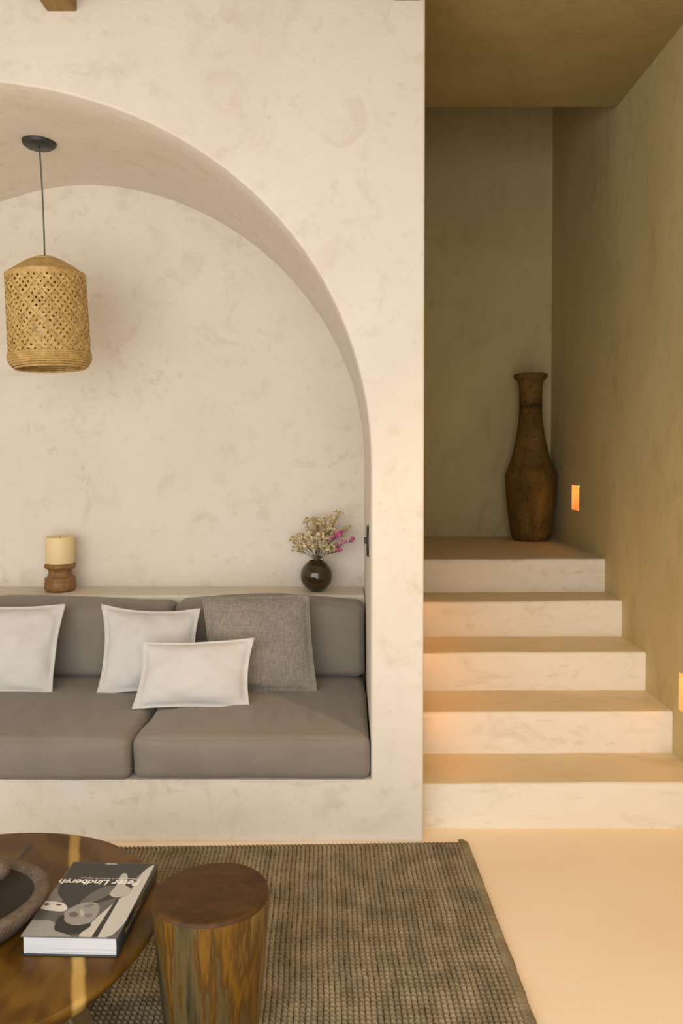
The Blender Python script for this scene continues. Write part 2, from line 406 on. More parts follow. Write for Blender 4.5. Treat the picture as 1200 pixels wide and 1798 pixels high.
# ------------------------------------------------------------------ throw pillows
def pillow(name, TL, TR, BR, BL, thick, mat, seed, label, bow=0.05, wr=0.006):
    e = empty(name, (BL + BR) / 2); tag(e, label, 'pillow', 'throw pillows'); org = e.location
    nrm = (TR - TL + BR - BL).cross(TL - BL + TR - BR).normalized()
    N = 36; V = {}; v = []; f = []
    def base(s, t):
        s2 = s * (1 - bow * (1 - t * t)); t2 = t * (1 - bow * (1 - s * s)); a, b = (s2 + 1) / 2, (t2 + 1) / 2
        p = (BL * (1 - a) + BR * a) * (1 - b) + (TL * (1 - a) + TR * a) * b
        return p + nrm * 0.012 * noise.noise((s * 1.7 + seed, t * 1.7, 4.4))
    for sd in (1, -1):
        for i in range(N + 1):
            for j in range(N + 1):
                s = -math.cos(math.pi * i / N); t_ = -math.cos(math.pi * j / N)
                s = 0.5 * s + 0.5 * (2 * i / N - 1); t_ = 0.5 * t_ + 0.5 * (2 * j / N - 1)
                fs, ft = min(1, abs(s) / 0.94), min(1, abs(t_) / 0.94)
                w = (1 - fs ** 2.2) ** 0.55 * (1 - ft ** 2.2) ** 0.55
                crn = max(0, (abs(s) - .45)) * max(0, abs(t_) - .45) * 10
                q = noise.noise((s * 3 + seed, t_ * 3, seed * 2.0)) + 0.6 * noise.noise(((s + t_) * 5 + seed, (s - t_) * 1.6, seed)) * (0.4 + crn)
                off = thick / 2 * w + 0.0022 + wr * q * min(1, w * 3)
                if sd == -1 and (i in (0, N) or j in (0, N)): V[sd, i, j] = V[1, i, j]; continue
                V[sd, i, j] = len(v); v.append(base(s, t_) + nrm * off * sd - org)
        for i in range(N):
            for j in range(N):
                q = (V[sd, i, j], V[sd, i + 1, j], V[sd, i + 1, j + 1], V[sd, i, j + 1]); f.append(q if sd == 1 else q[::-1])
    mesh('cover', v, f, mat, e, True)
    pts = []
    for a in range(4):
        for k in range(24):
            u = -1 + 2 * k / 24; s, t_ = [(u, -1), (1, u), (-u, 1), (-1, -u)][a]; pts.append(base(s, t_) - org)
    pts.append(pts[0])
    MB().tube(pts, 0.0042, 6, False).build('piping', mat, e, True)
    return e
zs_ = st + 0.020
def P(px, py, Y): return at(px, py, Y)
pillow('throw_pillow', P(-62, 1066, 3.99), P(114, 1061, 3.99), P(90, 1221, 3.80), P(-66, 1219, 3.80), 0.15, M['white_linen'], 1.3, 'white linen pillow cut by the left frame edge below the candle', 0.05, 0.012)
pillow('throw_pillow', P(179, 1062, 3.99), P(352, 1069, 3.99), P(352, 1221, 3.81), P(170, 1221, 3.80), 0.15, M['white_linen'], 2.9, 'square white pillow standing upright behind the small white lumbar pillow', 0.12, 0.010)
pillow('throw_pillow', P(356, 1049, 3.99), P(542, 1044, 3.99), P(557, 1217, 3.82), P(372, 1217, 3.82), 0.16, M['grey_linen'], 5.1, 'square grey woven linen pillow with crumpled lower corner', 0.03, 0.010)
pillow('throw_pillow', P(250, 1128, 3.71), P(446, 1121, 3.73), P(438, 1245, 3.60), P(233, 1244, 3.59), 0.14, M['white_linen'], 7.7, 'small white lumbar pillow lying in front across the seat seam', 0.08, 0.009)

# ------------------------------------------------------------------ pendant lamp
t = NT('rattan'); v = t.coord('Object', (30, 30, 30)); a = t.noise(v, 1.0, 5, 0.7, 0.5)
t.bump(t.noise(t.coord('Object', (160, 160, 160)), 1.0, 2), 0.3, 0.004)
M['rattan'] = t.done(t.ramp(a, [(0.3, (0.34, 0.20, 0.055)), (0.55, (0.55, 0.36, 0.12)), (0.8, (0.68, 0.50, 0.22))]), 0.6)
LY = 3.92
ct = at(69, 249, LY); zc = 3.118
ct = Vector((ct.x, LY, zc))
ltop, lbot = at(78.5, 452, LY), at(89, 646, LY)
lamp = tag(empty('pendant_lamp', ct), 'woven rattan pendant lamp hanging from a black ceiling disc in the arch', 'lamp')
L = lambda p: Vector(p) - ct
kid_ = lambda o: setattr(o, 'parent', lamp) or o
MB().lathe([(0.0, -0.024), (0.062, -0.023), (0.077, -0.012), (0.080, 0.0), (0.080, 0.012)], 40).build('canopy', M['black_metal'], lamp, True)
ca = L(Vector((ct.x, LY, zc - 0.02))); cb_ = L(ltop)
MB().tube([ca.lerp(cb_, k / 8) + Vector((0.004 * math.sin(k / 8 * math.pi), 0, 0)) for k in range(9)], 0.0042, 8).build('cord', M['cord'], lamp, True)
ax = (ltop - lbot).normalized(); q = Vector((0, 0, 1)).rotation_difference(ax).to_matrix().to_4x4()
Lh = (ltop - lbot).length
shade_m = Matrix.Translation(L(lbot)) @ q
RB, RT, ZS = 0.191, 0.186, Lh - 0.088      # radii, height of the shoulder
def rad(z): return RB + (RT - RB) * (z / ZS)
def strips(cnt, dirn, z0, z1, turns, wid, off):
    mb = MB(); K = 54
    for s in range(cnt):
        a0 = 2 * math.pi * s / cnt + R.uniform(-.02, .02); rw = []
        wv = wid * R.uniform(0.75, 1.15)
        for k in range(K + 1):
            u = k / K; z = z0 + (z1 - z0) * u; a = a0 + dirn * 2 * math.pi * turns * u
            r = rad(z) + off + 0.0028 * math.sin(2 * math.pi * (cnt * turns * 2 * u / 2) + s * math.pi) * dirn
            tz = (z1 - z0); ta = 2 * math.pi * turns * RB * dirn; ln = math.hypot(tz, ta)
            dz, da = -ta / ln * wv / 2, tz / ln * wv / 2 / RB
            rw.append([(r * math.cos(a + sg * da), r * math.sin(a + sg * da), z + sg * dz) for sg in (-1, 1)] +
                      [((r - .0016) * math.cos(a + sg * da), (r - .0016) * math.sin(a + sg * da), z + sg * dz) for sg in (1, -1)])
        vv = [p for r_ in rw for p in r_]; ff = []
        for k in range(K):
            for i in range(4): j = (i + 1) % 4; ff.append((k * 4 + i, k * 4 + j, (k + 1) * 4 + j, (k + 1) * 4 + i))
        mb.add(vv, ff)
    return mb
def lampbuild(mb, name, mat, smooth=True):
    mb.v = [shade_m @ p for p in mb.v]; return mb.build(name, mat, lamp, smooth)
o = lampbuild(strips(40, 1, 0.055, ZS, 0.27, 0.0160, 0.0), 'woven_strips', M['rattan'], False); o['kind'] = 'stuff'
o = lampbuild(strips(40, -1, 0.055, ZS, 0.27, 0.0160, 0.0), 'woven_strips', M['rattan'], False); o['kind'] = 'stuff'
mb = MB()
prof = [(0.010, Lh + 0.004), (0.045, Lh), (0.060, Lh - 0.006), (0.085, Lh - 0.018)]
nn = 26
for k in range(nn + 1):
    u = k / nn; prof.append((0.085 + (RT + 0.003 - 0.085) * u, Lh - 0.018 - (Lh - 0.018 - ZS) * u ** 1.1 + 0.0018 * math.sin(k * math.pi)))
for k in range(5): prof.append((RT + 0.003, ZS - 0.006 * k))
prof += [(RT - 0.003, ZS - 0.024), (RT - 0.006, ZS - 0.004), (0.01, Lh - 0.01)]
lampbuild(mb.lathe(prof, 64), 'lid', M['rattan'])
for k in range(7):                                     # coiled rim at the bottom
    z = 0.062 - k * 0.0105; r = RB + 0.001 - (0.0 if k < 3 else (k - 2) ** 1.6 * 0.0030)
    pts = [(r * math.cos(2 * math.pi * i / 72), r * math.sin(2 * math.pi * i / 72), z + 0.0008 * math.sin(i * 2.1)) for i in range(73)]
    lampbuild(MB().tube(pts, 0.0062, 8, False), 'rim_coil', M['rattan'])

# ------------------------------------------------------------------ candle and holder
cx_ = at(106, 1036, 4.44).x; cz = SHELF
hold = MB().lathe([(0, 0), (0.060, 0), (0.078, 0.004), (0.084, 0.014), (0.084, 0.046), (0.080, 0.058), (0.084, 0.066), (0.080, 0.076), (0.070, 0.081), (0.063, 0.092),
                   (0.061, 0.108), (0.064, 0.120), (0.076, 0.126), (0.084, 0.134), (0.086, 0.143), (0.080, 0.152), (0.070, 0.154), (0, 0.154)], 48).build('candle_holder', M['turned'], None, True)
hold.location = (cx_, 4.44, cz); tag(hold, 'turned brown wooden candle holder on the ledge at left', 'candle holder')
can = tag(empty('pillar_candle', (cx_, 4.44, cz + 0.1542)), 'thick cream pillar candle on the turned wooden holder', 'candle')
MB().lathe([(0, 0), (0.074, 0), (0.076, 0.003), (0.077, 0.142), (0.074, 0.149), (0.068, 0.148), (0.060, 0.141), (0, 0.137)], 48).build('wax', M['candle'], can, True)
MB().tube([(0, 0, 0.135), (0.001, 0, 0.146), (0.004, 0, 0.152)], 0.0015, 6).build('wick', M['wick'], can)

# ------------------------------------------------------------------ round vase with dried flowers
t = NT('smoked_glass'); M['glass'] = t.done((0.085, 0.055, 0.012), 0.03, Transmission_Weight=0.6, IOR=1.45, Coat_Weight=0.5)
vx = at(556, 1036, 4.43).x; vc = Vector((vx, 4.43, SHELF)); vr = 0.0905
prof = []
for k in range(19):
    a = -math.pi / 2 + 0.42 + (math.pi - 0.42 - 0.50) * k / 18
    prof.append((vr * math.cos(a), 0.0835 + vr * math.sin(a)))
z0 = prof[0][1]; prof = [(0, 0.001)] + [(prof[0][0] * 0.93, 0.0)] + [(r, z - z0 + 0.004) for r, z in prof]
inner = [(max(0.0, r - 0.006), z) for r, z in reversed(prof[3:])] + [(0, 0.012)]
vase = MB().lathe(prof + [(prof[-1][0] - 0.003, prof[-1][1] + 0.003)] + inner, 56).build('flower_vase', M['glass'], None, True)
vase.location = vc; tag(vase, 'round dark smoked glass vase holding dried flowers on the ledge', 'vase')
mouth = vc + Vector((0, 0, prof[-1][1]))
M['stem'] = solid('dry_stem', (0.075, 0.065, 0.02), 0.8)
t = NT('cream_blossom'); M['cream'] = t.done(t.ramp(t.noise(t.coord('Object'), 60, 3), [(0.3, (0.42, 0.31, 0.13)), (0.6, (0.80, 0.66, 0.40))]), 0.8)
t = NT('pink_blossom'); M['pink'] = t.done(t.ramp(t.noise(t.coord('Object'), 90, 3), [(0.3, (0.55, 0.08, 0.28)), (0.55, (0.72, 0.16, 0.40)), (0.72, (0.85, 0.30, 0.20))]), 0.8)
def blossom(mb, p, d, s):
    d = d.normalized(); u = d.orthogonal().normalized(); w = d.cross(u)
    for k in range(5):
        a = 2 * math.pi * k / 5 + R.uniform(-.3, .3); r = (u * math.cos(a) + w * math.sin(a)); sd = d.cross(r)
        op = R.uniform(0.5, 1.0)
        b = p + d * 0.2 * s; m = p + d * 0.75 * s + r * 0.55 * s * op; tp = p + d * 0.95 * s + r * 1.0 * s * op
        mb.add([b - sd * .1 * s, b + sd * .1 * s, m + sd * .38 * s, tp + sd * .2 * s, tp - sd * .2 * s, m - sd * .38 * s, m - r * .1 * s - d * .1 * s],
               [(0, 1, 2, 6), (0, 6, 5), (6, 2, 3, 4), (6, 4, 5)])
    mb.tube([p - d * s * .2, p + d * s * 0.45], [s * .10, s * .26], 5)
def sprig(px, py, dy, pink, nb, spread, bs, label):
    tip = at(px, py, 4.43 + dy) ; e = empty('pink_flower_sprig' if pink else 'cream_flower_sprig', mouth)
    tag(e, label, 'flower', 'dried flowers in the round vase')
    T = tip - mouth; s0 = Vector((R.uniform(-.018, .018), R.uniform(-.018, .018), -0.10)); mid = T * 0.5 + Vector((0, 0, 0.022)) - Vector((T.x * .15, T.y * .1, 0))
    mp = Vector((s0.x * .9 + T.x * .04, s0.y * .9, 0.0))
    path = [s0, mp]
    for k in range(1, 9):
        u = k / 8; path.append(mp * (1 - u) ** 2 + mid * 2 * u * (1 - u) + T * u * u)
    sm = MB().tube(path, [0.0021 - 0.0009 * k / 9 for k in range(10)], 5); fm = MB()
    for k in range(nb):
        u = R.uniform(0.45, 1.0) ** 0.8; i = min(8, int(1 + u * 8)); p = path[i].lerp(path[min(i + 1, 9)], R.random())
        d = (T.normalized() * 0.8 + Vector((R.uniform(-1, 1), R.uniform(-.9, .9), R.uniform(-.35, 1)))).normalized()
        ln = R.uniform(0.35, 1) * spread; q_ = p + d * ln
        sm.tube([p, p + d * ln * .55 + Vector((0, 0, -.002)), q_], 0.0009, 4)
        for r in range(3 if not pink else 5):
            dd = (d + Vector((R.uniform(-1, 1), R.uniform(-1, 1), R.uniform(-.6, 1))) * .9).normalized()
            blossom(fm, q_ + dd * R.uniform(0, bs * 1.1) - d * R.uniform(0, .35) * ln * (1.6 if pink else .7), dd, bs * R.uniform(.75, 1.15))
    sm.build('stem', M['stem'], e); b = fm.build('blossoms', M['pink' if pink else 'cream'], e); b['kind'] = 'stuff'
CRL = 'cream dried flower sprig in the round dark vase'
LBL = {(598, 902): 'tallest cream flower sprig, rising above the pink blossoms', (514, 953): 'cream flower sprig spreading furthest left from the round vase',
       (610, 930): 'cream flower sprig drooping to the right just above the pink blossoms', (538, 917): 'cream flower sprig at the upper left with a bare dark stem'}
for (px, py, dy) in [(538, 917, -.03), (559, 908, .0), (574, 914, .03), (588, 920, -.02), (598, 902, .02), (610, 930, .03), (514, 953, 0), (527, 943, -.03), (521, 968, .02),
                     (549, 938, -.06), (565, 944, -.07), (577, 940, .05), (583, 966, -.05), (592, 970, .0), (541, 962, -.06), (560, 962, -.07), (552, 925, .05)]:
    sprig(px, py, dy, False, 13, 0.032, 0.0118, LBL.get((px, py), CRL))
sprig(600, 936, -.05, True, 18, 0.034, 0.0078, 'upper pink dried flower sprig at the right of the bouquet')
sprig(619, 950, -.03, True, 15, 0.026, 0.0070, 'pink dried flower sprig reaching furthest right out of the vase')
sprig(602, 967, -.05, True, 7, 0.020, 0.0078, 'short low pink sprig just above the vase rim at right')

# ------------------------------------------------------------------ black plate on the jamb
sw = tag(empty('wall_switch', (0.1235, 3.62, 1.21)), 'slim black oval switch plate on the right jamb of the arch', 'switch')
mb = MB(); prof = []
NN = 32
for k, (s, x) in enumerate([(1.0, 0.004), (1.0, -0.004), (0.93, -0.009), (0.0, -0.010)]):
    for i in range(NN):
        a = 2 * math.pi * i / NN; mb.v.append(Vector((x, 0.045 * s * math.cos(a), 0.074 * s * math.copysign(abs(math.sin(a)) ** 0.8, math.sin(a)))))
for k in range(3):
    for i in range(NN): j = (i + 1) % NN; mb.f.append((k * NN + i, k * NN + j, (k + 1) * NN + j, (k + 1) * NN + i))
mb.build('plate', M['black_metal'], sw, True)
bevel(MB().box(-0.022, -0.008, -0.012, 0.012, -0.012, 0.016).build('knob', M['black_metal'], sw), 0.002)

# ------------------------------------------------------------------ tall clay vase on the landing
t = NT('old_clay'); v = t.coord('Object', (3, 3, 1.6)); a = t.noise(v, 2.0, 6, 0.65, 0.6)
sep = t.n('ShaderNodeSeparateXYZ', {'Vector': t.coord('Object')}).outputs[2]
band = t.ramp(t.math('ABSOLUTE', t.math('SUBTRACT', t.math('ADD', sep, t.math('MULTIPLY', t.noise(v, 5, 3), 0.05)), 0.985)), [(0.0, 0.75), (0.035, 0.0)])
col = t.ramp(a, [(0.32, (0.080, 0.045, 0.010)), (0.5, (0.145, 0.080, 0.017)), (0.72, (0.23, 0.132, 0.030))])
sp = t.ramp(t.noise(t.coord('Object'), 45, 3, 0.7), [(0.56, 0.0), (0.66, 0.6)])
t.bump(t.math('ADD', t.noise(t.coord('Object'), 60, 4, 0.7), a), 0.35, 0.01)
M['clay'] = t.done(t.mix(band, t.mix(sp, col, (0.03, 0.018, 0.008)), (0.022, 0.016, 0.009)), 0.85, Specular_IOR_Level=0.2)
VY = 5.70; sc = F / VY
zp = [(1505, 0), (1502, 130), (1492, 146), (1450, 161), (1350, 173), (1200, 189), (1100, 197), (1010, 202), (975, 201), (940, 188), (900, 170), (800, 140), (680, 114), (560, 97), (430, 89), (320, 90),
      (260, 93), (225, 100), (200, 126), (190, 134), (172, 136), (163, 130), (168, 118), (200, 92), (300, 70), (700, 80), (1000, 150), (1460, 130), (1470, 0)]
tv = MB().lathe([(r / 4.609 / sc, (1505 - y) / 4.609 / sc) for y, r in zp], 64, wob=lambda a, k: 1 + 0.012 * math.sin(2 * a + k * .2) + 0.006 * math.sin(5 * a + k)).build('clay_vase', M['clay'], None, True)
tv.location = (at(932.5, 946, VY).x, VY, tops[4] + 0.002); tv.rotation_euler = (0, math.radians(-0.4), 0)
tag(tv, 'tall brown clay vase with flared rim standing on the stair landing', 'vase')

# ------------------------------------------------------------------ rug
t = NT('jute'); oi = t.n('ShaderNodeObjectInfo').outputs['Random']
v = t.coord('World', (9, 9, 9)); a = t.noise(v, 1.0, 4, 0.6); fib = t.noise(t.coord('World', (420, 160, 420)), 1.0, 3, 0.7)
col = t.ramp(t.math('ADD', t.math('MULTIPLY', a, 0.6), t.math('ADD', t.math('MULTIPLY', fib, 0.35), t.math('MULTIPLY', oi, 0.10))),
             [(0.36, (0.150, 0.110, 0.056)), (0.52, (0.25, 0.195, 0.11)), (0.68, (0.36, 0.29, 0.18))])
t.bump(fib, 0.5, 0.003); M['jute'] = t.done(col, 0.95)
M['jute_dark'] = solid('jute_backing', (0.035, 0.024, 0.010), 1.0)
RX0, RX1, RY0, RY1, SP = -1.95, 0.488, 1.25, 3.232, 0.0172
rug = tag(empty('jute_rug', ((RX0 + RX1) / 2, (RY0 + RY1) / 2, 0)), 'brown handwoven jute rug with ribbed loops on the pale floor', 'rug')
kid(MB().box(RX0, RX1 + 0.012, RY0, RY1, 0.001, 0.006).build('backing', M['jute_dark']), rug)
BL_ = 0.0188; Lr = RY1 - RY0
def cordmesh(seed):
    rr = random.Random(seed); v = []; f = []; nb = int(Lr / BL_); W = 6; S = 5
    k = 0
    for b in range(nb):
        sc_ = rr.uniform(0.86, 1.08); dx = rr.uniform(-.0010, .0010)
        for s in range(S):
            for i in range(W + 1):
                u = -1 + 2 * i / W; ph = (s / S + 0.22 * u) ; e = abs(math.sin(math.pi * ph)) ** 0.55
                hgt = (0.0020 + 0.0115 * e * sc_) * math.sqrt(max(0, 1 - (u * .96) ** 2)) + 0.002
                y = (b + s / S) * BL_; wob = 0.0055 * noise.noise((y * 4, 1.7, 0)) + 0.0010 * noise.noise((y * 5, seed * 3.3, 0)) + dx
                v.append((u * SP * 0.5 * (0.68 + 0.38 * e) + wob, y, hgt))
            k += 1
    for a_ in range(k - 1):
        for i in range(W): f.append((a_ * 7 + i, a_ * 7 + i + 1, a_ * 7 + i + 8, a_ * 7 + i + 7))
    me = bpy.data.meshes.new('cord'); me.from_pydata(v, [], f); me.materials.append(M['jute']); me.shade_smooth(); return me
cms = [cordmesh(s) for s in range(7)]
nc = int((RX1 - RX0) / SP)
for i in range(nc):
    o = bpy.data.objects.new('woven_cord', cms[R.randrange(7)]); C.objects.link(o); o.location = (RX1 - (i + .5) * SP, RY0 + R.uniform(-.002, .002), 0.003); kid(o, rug)
mb = MB(); y = RY0                                   # wrapped edge binding
while y < RY1 + 0.006:
    w = R.uniform(.004, .0062); jx = 0.004 * noise.noise((y * 9, 2.2, 0)) + R.uniform(-.0012, .0018)
    mb.tube([(RX1 - 0.004, y + .006, 0.008), (RX1 + 0.008, y + 0.004, 0.0165), (RX1 + 0.024, y, 0.0145), (RX1 + 0.033 + jx, y - 0.002, 0.004)], [w * .7, w * .8, w * .8, w * .6], 6)
    y += w * 1.15
for k in range(9): mb.tube([(RX1 + .012 + R.uniform(-.012, .008), RY1 - .005, .008), (RX1 + .008 + R.uniform(-.012, .012), RY1 + .012, .012), (RX1 + .004 + R.uniform(-.012, .012), RY1 + .022, .014 + R.uniform(-.004, .004))], [.005, .004, .0015], 5)
o = kid(mb.build('edge_binding', M['jute'], None, True), rug); o['kind'] = 'stuff'
mb = MB(); x = RX0
while x < RX1:
    mb.tube([(x, RY1 - .004, .006), (x + .004, RY1 + .003, .010), (x + SP * .8, RY1 + .001 + R.uniform(0, .003), .006)], .0055, 6); x += SP
o = kid(mb.build('end_binding', M['jute'], None, True), rug); o['kind'] = 'stuff'
ang = math.radians(1.6); piv = Vector((RX1 + 0.033, RY1, 0)); rug.location = piv + Matrix.Rotation(ang, 3, 'Z') @ (rug.location - piv); rug.rotation_euler.z = ang

# ------------------------------------------------------------------ round coffee table
TZ, TX, TY, TR_ = 0.312, -1.045, 2.185, 0.53
tp0, tp1 = atz(130, 1478, TZ), atz(141, 1772, TZ)
t = NT('teak_top'); v = t.coord('Object', (7, 1.1, 7), (0, 0, 0.28)); a = t.noise(v, 1.5, 6, 0.6, 1.8)
rings = t.n('ShaderNodeTexWave', {'Vector': t.coord('Object', (1, 0.35, 1), (0, 0, 0.28)), 'Scale': 5.0, 'Distortion': 9.0, 'Detail': 3.0, 'Detail Scale': 0.8}, wave_type='RINGS').outputs['Fac']
col = t.mix(0.4, t.ramp(a, [(0.3, (0.045, 0.019, 0.002)), (0.5, (0.105, 0.047, 0.004)), (0.72, (0.165, 0.081, 0.008))]), t.ramp(rings, [(0.1, (0.07, 0.03, 0.005)), (0.8, (0.175, 0.092, 0.015))]))
def local(p): return (p.x - TX, p.y - TY)
(ax_, ay_), (bx_, by_) = local(tp0), local(tp1); ln = math.hypot(bx_ - ax_, by_ - ay_); nx_, ny_ = (by_ - ay_) / ln, -(bx_ - ax_) / ln
sx = t.n('ShaderNodeSeparateXYZ', {'Vector': t.coord('Object')}); wob = t.math('MULTIPLY', t.math('SUBTRACT', t.noise(t.coord('Object', (1, 3, 1)), 2.0, 3), 0.5), 0.030)
dist = t.math('ABSOLUTE', t.math('ADD', t.math('ADD', t.math('MULTIPLY', sx.outputs[0], nx_), t.math('MULTIPLY', sx.outputs[1], ny_)), t.math('ADD', wob, -(ax_ * nx_ + ay_ * ny_))))
col = t.mix(t.ramp(dist, [(0.010, 1.0), (0.020, 0.0)]), col, t.ramp(a, [(0.3, (0.42, 0.25, 0.06)), (0.7, (0.52, 0.34, 0.11))]))
kp = local(atz(45, 1497, TZ))                       # dark knot
kx = t.math('MULTIPLY', t.math('SUBTRACT', sx.outputs[0], kp[0]), 1 / 0.014); ky = t.math('MULTIPLY', t.math('SUBTRACT', sx.outputs[1], kp[1]), 1 / 0.062)
kd = t.math('SQRT', t.math('ADD', t.math('MULTIPLY', kx, kx), t.math('MULTIPLY', ky, ky)))
col = t.mix(t.ramp(t.math('MULTIPLY', kd, 0.5), [(0.30, 1.0), (0.48, 0.0)]), col, (0.035, 0.026, 0.016))
t.bump(a, 0.05, 0.004); M['teak'] = t.done(col, 0.36, Specular_IOR_Level=0.22)
table = tag(empty('coffee_table', (TX, TY, 0)), 'low round teak coffee table with a pale sapwood streak across the top', 'table')
wobt = lambda a, k: 1 + 0.006 * math.sin(3 * a + 1) + 0.004 * math.sin(7 * a)
o = MB().lathe([(0, 0), (0.2, 0), (TR_ - .014, 0), (TR_ - .004, -.003), (TR_, -.010), (TR_ - .004, -.020), (TR_ - .034, -.056), (TR_ - .046, -.066), (0.2, -.066), (0, -.066)], 96, wob=wobt).build('table_top', M['teak'], table, True)
o.location = (0, 0, TZ)
for k in range(4):
    a = math.radians(-27 + 90 * k); c, s = math.cos(a), math.sin(a)
    tv_, bv = Vector((c * .35, s * .35, TZ - .064)), Vector((c * .515, s * .515, 0.02)); r = Vector((c, s, 0)); sd = Vector((-s, c, 0)); mb = MB()
    vv = [p + r * dr + sd * ds for p, w in ((bv, .027), (tv_, .034)) for dr, ds in ((-w, -w), (w, -w), (w, w), (-w, w))]
    mb.add(vv, [(0, 3, 2, 1), (4, 5, 6, 7), (0, 1, 5, 4), (1, 2, 6, 5), (2, 3, 7, 6), (3, 0, 4, 7)])
    bevel(mb.build('leg', M['leg'], table), 0.006)

# ------------------------------------------------------------------ stone dish and pestle
t = NT('rough_stone'); a = t.noise(t.coord('Object'), 22, 5, 0.7); sp = t.ramp(t.noise(t.coord('Object'), 70, 3, 0.7), [(0.58, 0.0), (0.70, 0.6)])
t.bump(t.math('ADD', a, t.noise(t.coord('Object'), 90, 3)), 0.6, 0.006)
M['stone'] = t.done(t.mix(sp, t.ramp(a, [(0.3, (0.075, 0.050, 0.030)), (0.7, (0.165, 0.120, 0.085))]), (0.24, 0.15, 0.10)), 0.85)
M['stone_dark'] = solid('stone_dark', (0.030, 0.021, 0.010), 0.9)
DX, DY = -1.03, 2.165
dish = MB().lathe([(0, 0), (0.13, 0), (0.165, 0.012), (0.195, 0.045), (0.210, 0.078), (0.207, 0.084), (0.198, 0.087), (0.182, 0.086), (0.172, 0.080), (0.168, 0.074)], 64, wob=(wd := lambda a, k: 1 + .012 * math.sin(3 * a + .5) + .008 * math.sin(5 * a))).build('body', M['stone'], None, True)
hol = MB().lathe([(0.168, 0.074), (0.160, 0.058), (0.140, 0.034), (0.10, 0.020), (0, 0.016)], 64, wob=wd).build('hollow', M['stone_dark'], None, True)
bod, dish = dish, empty('stone_dish'); bod.parent = dish; hol.parent = dish
dish.location = (DX, DY, TZ + 0.001); tag(dish, 'rough dark stone dish on the coffee table left of the book', 'dish')
pc = atz(2, 1530, TZ + 0.105)
pts = [Vector((pc.x - 0.235, pc.y - 0.07, TZ + 0.062)), Vector((pc.x - 0.12, pc.y - 0.035, TZ + 0.084)), Vector((pc.x - 0.02, pc.y - .006, TZ + 0.107)), Vector((pc.x + .004, pc.y + .001, TZ + .112)), Vector((pc.x + .018, pc.y + .005, TZ + .115)), Vector((pc.x + .024, pc.y + .007, TZ + .116))]
o = MB().tube([p - pts[0] for p in pts], [0.022, 0.030, 0.031, 0.029, 0.019, 0.004], 20).build('pestle', M['stone'], None, True); o.location = pts[0]
tag(o, 'rounded dark stone pestle resting in the dish at the left frame edge', 'pestle')

# ------------------------------------------------------------------ book
BT = 0.052; bz = TZ + BT
fl, frr, br, bl = (atz(*p, bz) for p in ((35, 1646), (207, 1646), (275, 1517), (129, 1513)))
yax = ((bl - fl) + (br - frr)); yax.z = 0; yax.normalize(); xax = Vector((yax.y, -yax.x, 0))
BW = ((frr - fl).length + (br - bl).length) / 2; BLn = ((bl - fl).length + (br - frr).length) / 2
cen = (fl + frr + br + bl) / 4; borg = cen - xax * BW / 2 - yax * BLn / 2; borg.z = TZ + 0.001
book = empty('photo_book', borg, math.atan2(xax.y, xax.x)); tag(book, 'thick black-and-white photography book lying on the coffee table', 'book')
def bl_(px, py): p = atz(px, py, bz) - borg; return (p.dot(xax), p.dot(yax))
t = NT('paper'); ln_ = t.noise(t.coord('Object', (2, 2, 900)), 1.0, 2, 0.6); M['paper'] = t.done(t.ramp(ln_, [(0.35, (0.42, 0.415, 0.41)), (0.6, (0.58, 0.58, 0.575))]), 0.8)
G = {}
def grey(v):
    if v not in G: l = (v / 255) ** 2.2; G[v] = solid('print_grey_%d' % v, (l, l * 0.97, l * 0.90), 0.32)
    return G[v]
MB().box(0.006, BW - 0.006, 0.006, BLn - 0.006, 0.003, BT - 0.003).build('page_block', M['paper'], book)
cov = bevel(MB().box(0, BW - .001, 0, BLn, BT - 0.0032, BT).build('front_cover', grey(92), book), 0.0008)
bevel(MB().box(0, BW, 0, BLn, 0, 0.0032).build('back_cover', grey(45), book), 0.0008)
mb = MB(); NSP = 8; vv = []
for i in range(NSP + 1):
    a = -math.pi / 2 + math.pi * i / NSP
    for y in (0, BLn): vv.append((BW - .003 + 0.007 * math.cos(a), y, BT / 2 + (BT / 2 - .0002) * math.sin(a)))
for i in range(NSP + 1):
    a = -math.pi / 2 + math.pi * i / NSP
    for y in (0, BLn): vv.append((BW - .006 + 0.006 * math.cos(a), y, BT / 2 + (BT / 2 - .003) * math.sin(a)))
ff = []; o2 = 2 * (NSP + 1)
for i in range(NSP):
    a = 2 * i; ff += [(a, a + 1, a + 3, a + 2), (o2 + a, o2 + a + 2, o2 + a + 3, o2 + a + 1), (a, a + 2, o2 + a + 2, o2 + a), (a + 1, o2 + a + 1, o2 + a + 3, a + 3)]
spine = mb.add(vv, ff).build('spine', grey(38), book, True)
